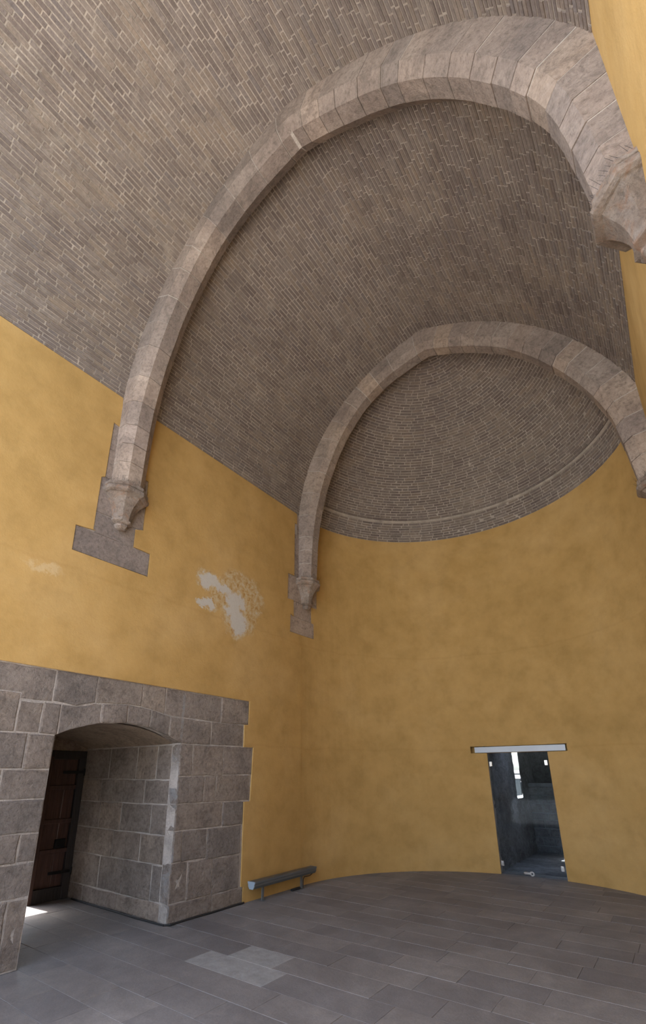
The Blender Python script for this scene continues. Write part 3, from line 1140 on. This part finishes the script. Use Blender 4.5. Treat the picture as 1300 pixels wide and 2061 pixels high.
# ------------------------------------------------------------------ floor
random.seed(99)
V, Fc = box(XD - 0.5, XR + 0.6, -0.02, YC + RA + 0.3, -0.25, -0.0035)
floor = structure(part('floor', V, Fc, M['floor_joint']))
ROW = 0.3395
fixed = {0: [-3.495], 1: [-4.4, -3.70], 2: [-4.75, -3.98, -2.885], 3: [-4.72, -4.07, -3.855, -3.10, -2.06], 4: [-3.84, -3.285, -2.285, -1.775],
         7: [-2.16, -1.365], 6: [-1.85, -1.18], -1: [-3.9, -3.1]}
for k in range(-8, 21):
    ya, yb = 2.463 + k * ROW, 2.463 + (k + 1) * ROW
    if yb < 0.0 or ya > YC + RA:
        continue
    cuts = list(fixed.get(k, []))
    if k in (1,):
        cuts = [-4.4, -3.70]
    lo, hi = XL + 0.0, XR
    passage = (YJ - 0.02 < (ya + yb) / 2 < YR + 0.02)
    if passage:
        lo = XD
    if not cuts:
        cuts = [lo + random.uniform(0.35, 0.8)]
    while min(cuts) - lo > 0.95:
        cuts.append(min(cuts) - random.uniform(0.52, 0.85))
    while hi - max(cuts) > 0.95:
        cuts.append(max(cuts) + random.uniform(0.52, 0.85))
    cuts = sorted(cuts)
    xs = [lo] + [c for c in cuts if lo + 0.12 < c < hi - 0.12] + [hi]
    for a, b in zip(xs[:-1], xs[1:]):
        y0_, y1_ = max(ya, 0.0), yb
        if passage and b <= XL + 0.3:
            y0_, y1_ = max(y0_, YJ), min(y1_, YR)
            if y1_ - y0_ < 0.03:
                continue
        poly = [(a, y0_), (b, y0_), (b, y1_), (a, y1_)]
        if yb > YC:
            # cut to the round of the apse
            def lim(yy):
                return math.sqrt(max(0.0, (RA + 0.008) ** 2 - max(0, yy - YC) ** 2))
            top = min(y1_, YC + RA - 0.005)
            pts = []
            for yy in np.linspace(y0_, top, 4):
                pts.append((max(a, CA - lim(yy)), min(b, CA + lim(yy)), float(yy)))
            pts = [p for p in pts if p[1] - p[0] > 0.02]
            if len(pts) < 2:
                continue
            poly = [(p[0], p[2]) for p in pts][::-1] + [(p[1], p[2]) for p in pts]
        mapF = lambda u, v, n: (u, v, n)
        g = random.choice((0.0012, 0.0018, 0.003))
        o = inset(poly, g)
        kk = len(o)
        dz = random.uniform(-0.0015, 0.001)
        top_ = inset(o, 0.002)
        Vv = [(u, v, -0.02) for u, v in o] + [(u, v, -0.003 + dz) for u, v in o] + [(u, v, dz) for u, v in top_]
        Ff = [tuple(range(2 * kk, 3 * kk))]
        for i in range(kk):
            j = (i + 1) % kk
            Ff += [(i, j, kk + j, kk + i), (kk + i, kk + j, 2 * kk + j, 2 * kk + i)]
        pale = (k == 3 and (-4.1 < a < -4.0 or -3.9 < a < -3.8)) or (k == 4 and -3.9 < a < -3.8)
        s_ = part('slab', Vv, fix_normals(Vv, Ff), M['pale_slab'] if pale else M['slab'], floor, rnd=[random.random()] * len(Vv))
        if pale:
            s_['label'] = 'pale grey replacement slab'

# ------------------------------------------------------------------ outside: terrace and a few far houses
V, Fc = box(-14, 9, -16, -0.02, -0.5, -0.01)
terrace = structure(part('ground_terrace', V, Fc, M['terrace']))
V, Fc = box(-560, 320, -320, 560, -8.5, -8.0)
ground = structure(part('ground', V, Fc, M['scrub']))

# ------------------------------------------------------------------ glass door and its rail
door = structure(bpy.data.objects.new('door_1', None))
COL.objects.link(door)
door.matrix_basis = Matrix.Translation((-2.33, 9.34, 0))
V, Fc = bevel_box(-2.835, -1.823, 9.336, 9.346, 0.012, 1.985, 0.002)
part('glass_panel', V, Fc, M['glass'], door)
V, Fc = bevel_box(-3.055, -1.515, 9.285, 9.335, 2.000, 2.102, 0.004)
o = part('top_rail', V, Fc, M['white_metal'], door)
o['label'] = 'pale metal rail above the glass'
for xx, zz in ((-2.80, 1.80), (-1.865, 1.81), (-2.805, 0.17), (-1.865, 0.175)):
    V, Fc = join(bevel_box(xx - 0.022, xx + 0.028, 9.318, 9.336, zz - 0.042, zz + 0.042, 0.003), cylinder((xx + 0.004, 9.320, zz + 0.015), (xx + 0.004, 9.312, zz + 0.015), 0.008, 10))
    part('clamp', V, Fc, M['chrome'], door)
V, Fc = cylinder((-2.335, 9.300, 0.055), (-2.335, 9.336, 0.055), 0.038, 20)
lk = part('floor_lock', V, Fc, M['chrome'], door)
V, Fc = bevel_box(-2.47, -2.35, 9.312, 9.336, 0.035, 0.075, 0.004)
part('lock_bolt', V, Fc, M['chrome'], lk)
V, Fc = cylinder((-2.335, 9.292, 0.055), (-2.335, 9.300, 0.055), 0.012, 12)
part('keyhole', V, Fc, M['iron'], lk)

# the embrasure behind the glass: rough left flank with a slit, back wall of rubble
random.seed(5)
XE = -2.90


def rough_wall(us, vs_, mapf, amp, holes=()):
    V, idx, Fc = [], {}, []
    for i, u in enumerate(us):
        for j, v in enumerate(vs_):
            edge = i in (0, len(us) - 1) or any(abs(u - h[0]) < .01 or abs(u - h[1]) < .01 for h in holes)
            idx[i, j] = len(V)
            V.append(mapf(u, v, random.uniform(-amp, amp) * (0.3 if edge else 1)))
    for i in range(len(us) - 1):
        for j in range(len(vs_) - 1):
            um, vm = (us[i] + us[i + 1]) / 2, (vs_[j] + vs_[j + 1]) / 2
            if any(h[0] < um < h[1] and h[2] < vm < h[3] for h in holes):
                continue
            Fc.append((idx[i, j], idx[i + 1, j], idx[i + 1, j + 1], idx[i, j + 1]))
    return V, Fc


SLIT = (11.22, 11.70, 1.13, 2.25)
us = sorted(set([round(9.35 + i * 0.09, 3) for i in range(42)] + [11.22, 11.70]))
vz = sorted(set([-0.15] + [round(i * 0.09, 3) for i in range(30)] + [1.13, 2.25]))
V, Fc = rough_wall(us, vz, lambda u, v, n: (XE + n, u, v), 0.035, [SLIT])
wall_em = structure(part('wall_embrasure', V, Fc, M['rock'], smooth=True))
# outer thickness of the flank round the slit
V, Fc = [], []
for (a, b, c, d) in ((11.22, 11.22, 1.13, 2.25), (11.70, 13.2, 1.13, 2.25)):
    k = len(V)
    V += [(XE, a, c), (XE - 0.35, b, c), (XE - 0.35, b, d), (XE, a, d)]
    Fc.append((k, k + 1, k + 2, k + 3))
k = len(V)
V += [(XE, 11.22, 1.13), (XE, 11.70, 1.13), (XE - 0.35, 13.2, 1.13), (XE - 0.35, 11.22, 1.13)]
Fc.append((k, k + 1, k + 2, k + 3))
part('slit_reveal', V, Fc, M['rock'], wall_em)
V, Fc = join(box(XE - 0.30, XE - 0.05, 9.42, 11.15, -0.15, 2.7), box(XE - 0.30, XE - 0.05, 11.15, 11.8, -0.15, 1.07))
part('wall_core', V, Fc, M['rock'], wall_em)
# back wall: rubble stones laid in rough courses
YB = 12.20
V, Fc = box(XE - 0.01, -0.9, YB + 0.03, YB + 0.3, 0, 1.42)
wall_back = structure(part('wall_back', V, Fc, mat_mortar('embrasure_mortar', (0.26, 0.27, 0.28), 1.5)))
mapB = lambda u, v, n: (u, YB - n, v)
z = 0.0
while z < 1.35:
    hgt = random.uniform(0.13, 0.21)
    x = XE
    while x < -1.2:
        L = random.uniform(0.16, 0.36)
        stone_block(B(x, min(x + L, -1.0), z, min(z + hgt, 1.42)), mapB, -0.04, random.uniform(-.01, .02), 0.010, 0.010, M['rock'], wall_back, worn=0.016)
        x += L
    z += hgt
# lintel slab over the lower wall and the dark recess behind it
V, Fc = join(box(XE - 0.01, -0.9, 12.9, 13.1, 1.0, 2.7), box(XE - 0.01, XE + 0.01, YB, 13.1, 1.0, 2.7))
part('recess_back', V, Fc, M['rock'], wall_back)
V, Fc = join(box(XE - 0.35, -0.9, YC + RA + 0.12, 10.25, 2.35, 2.7), box(XE - 0.01, -0.9, 10.95, 13.1, 2.35, 2.7), box(-1.0, -0.9, YC + RA + 0.12, 13.1, -0.1, 2.7))  # unseen gap left between the slabs, added to light the embrasure walls
part('ceiling_slab', V, Fc, M['rock'], wall_em)
V, Fc = box(XE - 0.35, -0.9, 9.42, 13.1, -0.2, -0.004)
part('passage_floor', V, Fc, M['rock'], wall_em)

# houses far off seen through the slit
for k, (hx, hy, w, d, h) in enumerate(((-60, 226, 10, 12, 7.2), (-49, 221, 9, 9, 6.0), (-66, 250, 14, 10, 9.2))):
    t = thing('house', (hx, hy, -8), ('pale far house with low red roof seen through the slit', 'lower far house in front, seen through the slit',
                                      'tallest far house behind the others, seen through the slit')[k], 'house')
    V, Fc = box(hx - w / 2, hx + w / 2, hy - d / 2, hy + d / 2, -8, -8 + h)
    part('wall', V, Fc, M['city'], t)
    V = [(hx - w / 2 - .4, hy - d / 2 - .4, -8 + h), (hx + w / 2 + .4, hy - d / 2 - .4, -8 + h), (hx + w / 2 + .4, hy + d / 2 + .4, -8 + h),
         (hx - w / 2 - .4, hy + d / 2 + .4, -8 + h), (hx - w / 2, hy, -8 + h + 1.6), (hx + w / 2, hy, -8 + h + 1.6)]
    part('roof', V, [(0, 1, 5, 4), (1, 2, 5), (2, 3, 4, 5), (3, 0, 4), (3, 2, 1, 0)], M['roofm'], t)

# ------------------------------------------------------------------ wooden door at the back of the portal
wd = structure(bpy.data.objects.new('door_2', None))
COL.objects.link(wd)
wd.matrix_basis = Matrix.Translation((XD, 3.6, 0))
xf = XD + 0.02
WY = 3.50         # unseen opening shaped to let in the sun patch, z=1.05 left of this
# stone tympanum over the door, the blind part of the arch
ty = [(YJ, 1.985)] + [(y, z + 0.01) for y, z in reversed(arch)] + [(YR, 1.985)]
V, Fc = prism(ty, lambda u, v, n: (XD + n, u, v), -0.3, 0.02)
part('tympanum', V, Fc, M['portal'], wall_left)
for ya, yb, za in ((YJ, 2.75, 0.02), (2.75, 3.05, 0.02), (3.05, 3.36, 1.06), (3.36, WY, 1.06), (WY, 3.80, 0.004), (3.80, YR, 0.004)):
    V, Fc = bevel_box(xf - 0.06, xf - 0.015, ya + .0015, yb - .0015, za, 1.985, 0.004)
    part('plank', V, Fc, M['wood'], wd, rnd=[random.random()] * len(V))
for z0, z1 in ((1.86, 1.985), (1.44, 1.50), (0.985, 1.045), (0.60, 0.655)):
    y0_ = YJ if z0 > 0.9 else WY
    V, Fc = bevel_box(xf - 0.02, xf + 0.03, y0_, YR, z0, z1, 0.006)
    part('rail', V, Fc, M['ironwood'] if z0 > 1.8 else M['wood'], wd, rnd=[random.random()] * len(V))
V, Fc = bevel_box(xf - 0.02, xf + 0.035, WY, YR, 0.0, 0.17, 0.006)
part('kick_board', V, Fc, M['ironwood'], wd, rnd=[.3] * len(V))
for ya, yb in ((3.945, 4.05), (WY, WY + 0.055)):
    V, Fc = bevel_box(xf - 0.02, xf + 0.045, ya, yb, 0.0, 1.90, 0.006)
    part('stile', V, Fc, M['ironwood'] if ya > 3.9 else M['wood'], wd, rnd=[random.random()] * len(V))
V, Fc = bevel_box(xf + 0.02, xf + 0.05, 3.75, 3.90, 0.66, 0.78, 0.006)
lb = part('lock_box', V, Fc, M['iron'], wd)
V, Fc = tube([(xf + .05, 3.80, .70), (xf + .09, 3.80, .70), (xf + .09, 3.88, .68), (xf + .05, 3.88, .66)], 0.007)
part('handle', V, Fc, M['iron'], lb)
for z_ in (0.35, 1.68):
    V, Fc = join(bevel_box(xf + 0.03, xf + 0.052, 3.72, 4.04, z_ - .02, z_ + .02, .003), cylinder((xf + .05, 4.035, z_ - .05), (xf + .05, 4.035, z_ + .05), .014, 10))
    part('hinge', V, Fc, M['iron'], wd)

# ------------------------------------------------------------------ linear floodlight by the wall
LX, LY0, LY1 = -4.965, 5.34, 6.74
lamp = thing('linear_floodlight', (LX, (LY0 + LY1) / 2, 0), 'long grey metal wall-washer light on two short legs by the ochre wall', 'lamp')
sec = [(-0.030, 0.172), (0.030, 0.172), (0.052, 0.205), (0.052, 0.232), (0.060, 0.238), (0.060, 0.262), (-0.060, 0.262), (-0.060, 0.238), (-0.052, 0.232), (-0.052, 0.205)]
mp_ = lambda u, v, n: (LX + u, n, v)
V, Fc = prism(sec, mp_, LY0, LY1)
hs = part('housing', V, Fc, M['grey_metal'], lamp)
V, Fc = bevel_box(LX - 0.048, LX + 0.048, LY0 + 0.03, LY1 - 0.03, 0.258, 0.2655, 0.002)
part('lens_strip', V, Fc, M['glass'], hs)
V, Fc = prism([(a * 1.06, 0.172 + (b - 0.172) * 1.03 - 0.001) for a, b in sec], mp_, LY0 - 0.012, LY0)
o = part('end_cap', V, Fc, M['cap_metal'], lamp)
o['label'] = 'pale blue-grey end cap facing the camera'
V, Fc = prism([(a * 1.06, 0.172 + (b - 0.172) * 1.03 - 0.001) for a, b in sec], mp_, LY1, LY1 + 0.012)
part('end_cap', V, Fc, M['grey_metal'], lamp)
for yy in (5.565, 6.44):
    V, Fc = join(bevel_box(LX - 0.008, LX + 0.008, yy - 0.022, yy + 0.022, 0.004, 0.174, 0.002))
    lg = part('leg', V, Fc, M['grey_metal'], lamp)
    V, Fc = bevel_box(LX - 0.045, LX + 0.03, yy - 0.028, yy + 0.028, 0.0, 0.007, 0.002)
    part('foot_plate', V, Fc, M['grey_metal'], lg)
V, Fc = tube([(LX, LY1 - .01, .19), (LX + .005, LY1 - .03, .165), (LX + .008, LY1 - .10, .145), (LX + .008, 6.50, .15), (LX + .012, 6.47, .12), (LX + .012, 6.465, .01)], 0.006)
part('power_cable', V, Fc, M['rubber'], lamp)
V, Fc = bevel_box(LX - 0.02, LX + 0.02, 6.20, 6.40, 0.004, 0.030, 0.004)
part('cable_joint', V, Fc, M['rubber'], lamp)

# black cable along the foot of the portal stones
pts = [(-7.15, YR - 0.022, 0.014), (-6.6, YR - 0.028, 0.012), (-6.0, YR - 0.03, 0.012), (-5.6, YR - 0.045, 0.012), (-5.25, YR - 0.04, 0.012), (-5.09, YR - 0.03, 0.012),
       (-5.045, YR + 0.03, 0.012), (-5.05, 4.4, 0.012), (-5.045, 4.8, 0.012), (-5.052, 5.29, 0.012)]
V, Fc = tube(pts, 0.011, 8)
cb = part('cable', V, Fc, M['rubber'])
cb['label'] = 'thin black cable lying along the foot of the portal stonework'
cb['category'] = 'cable'
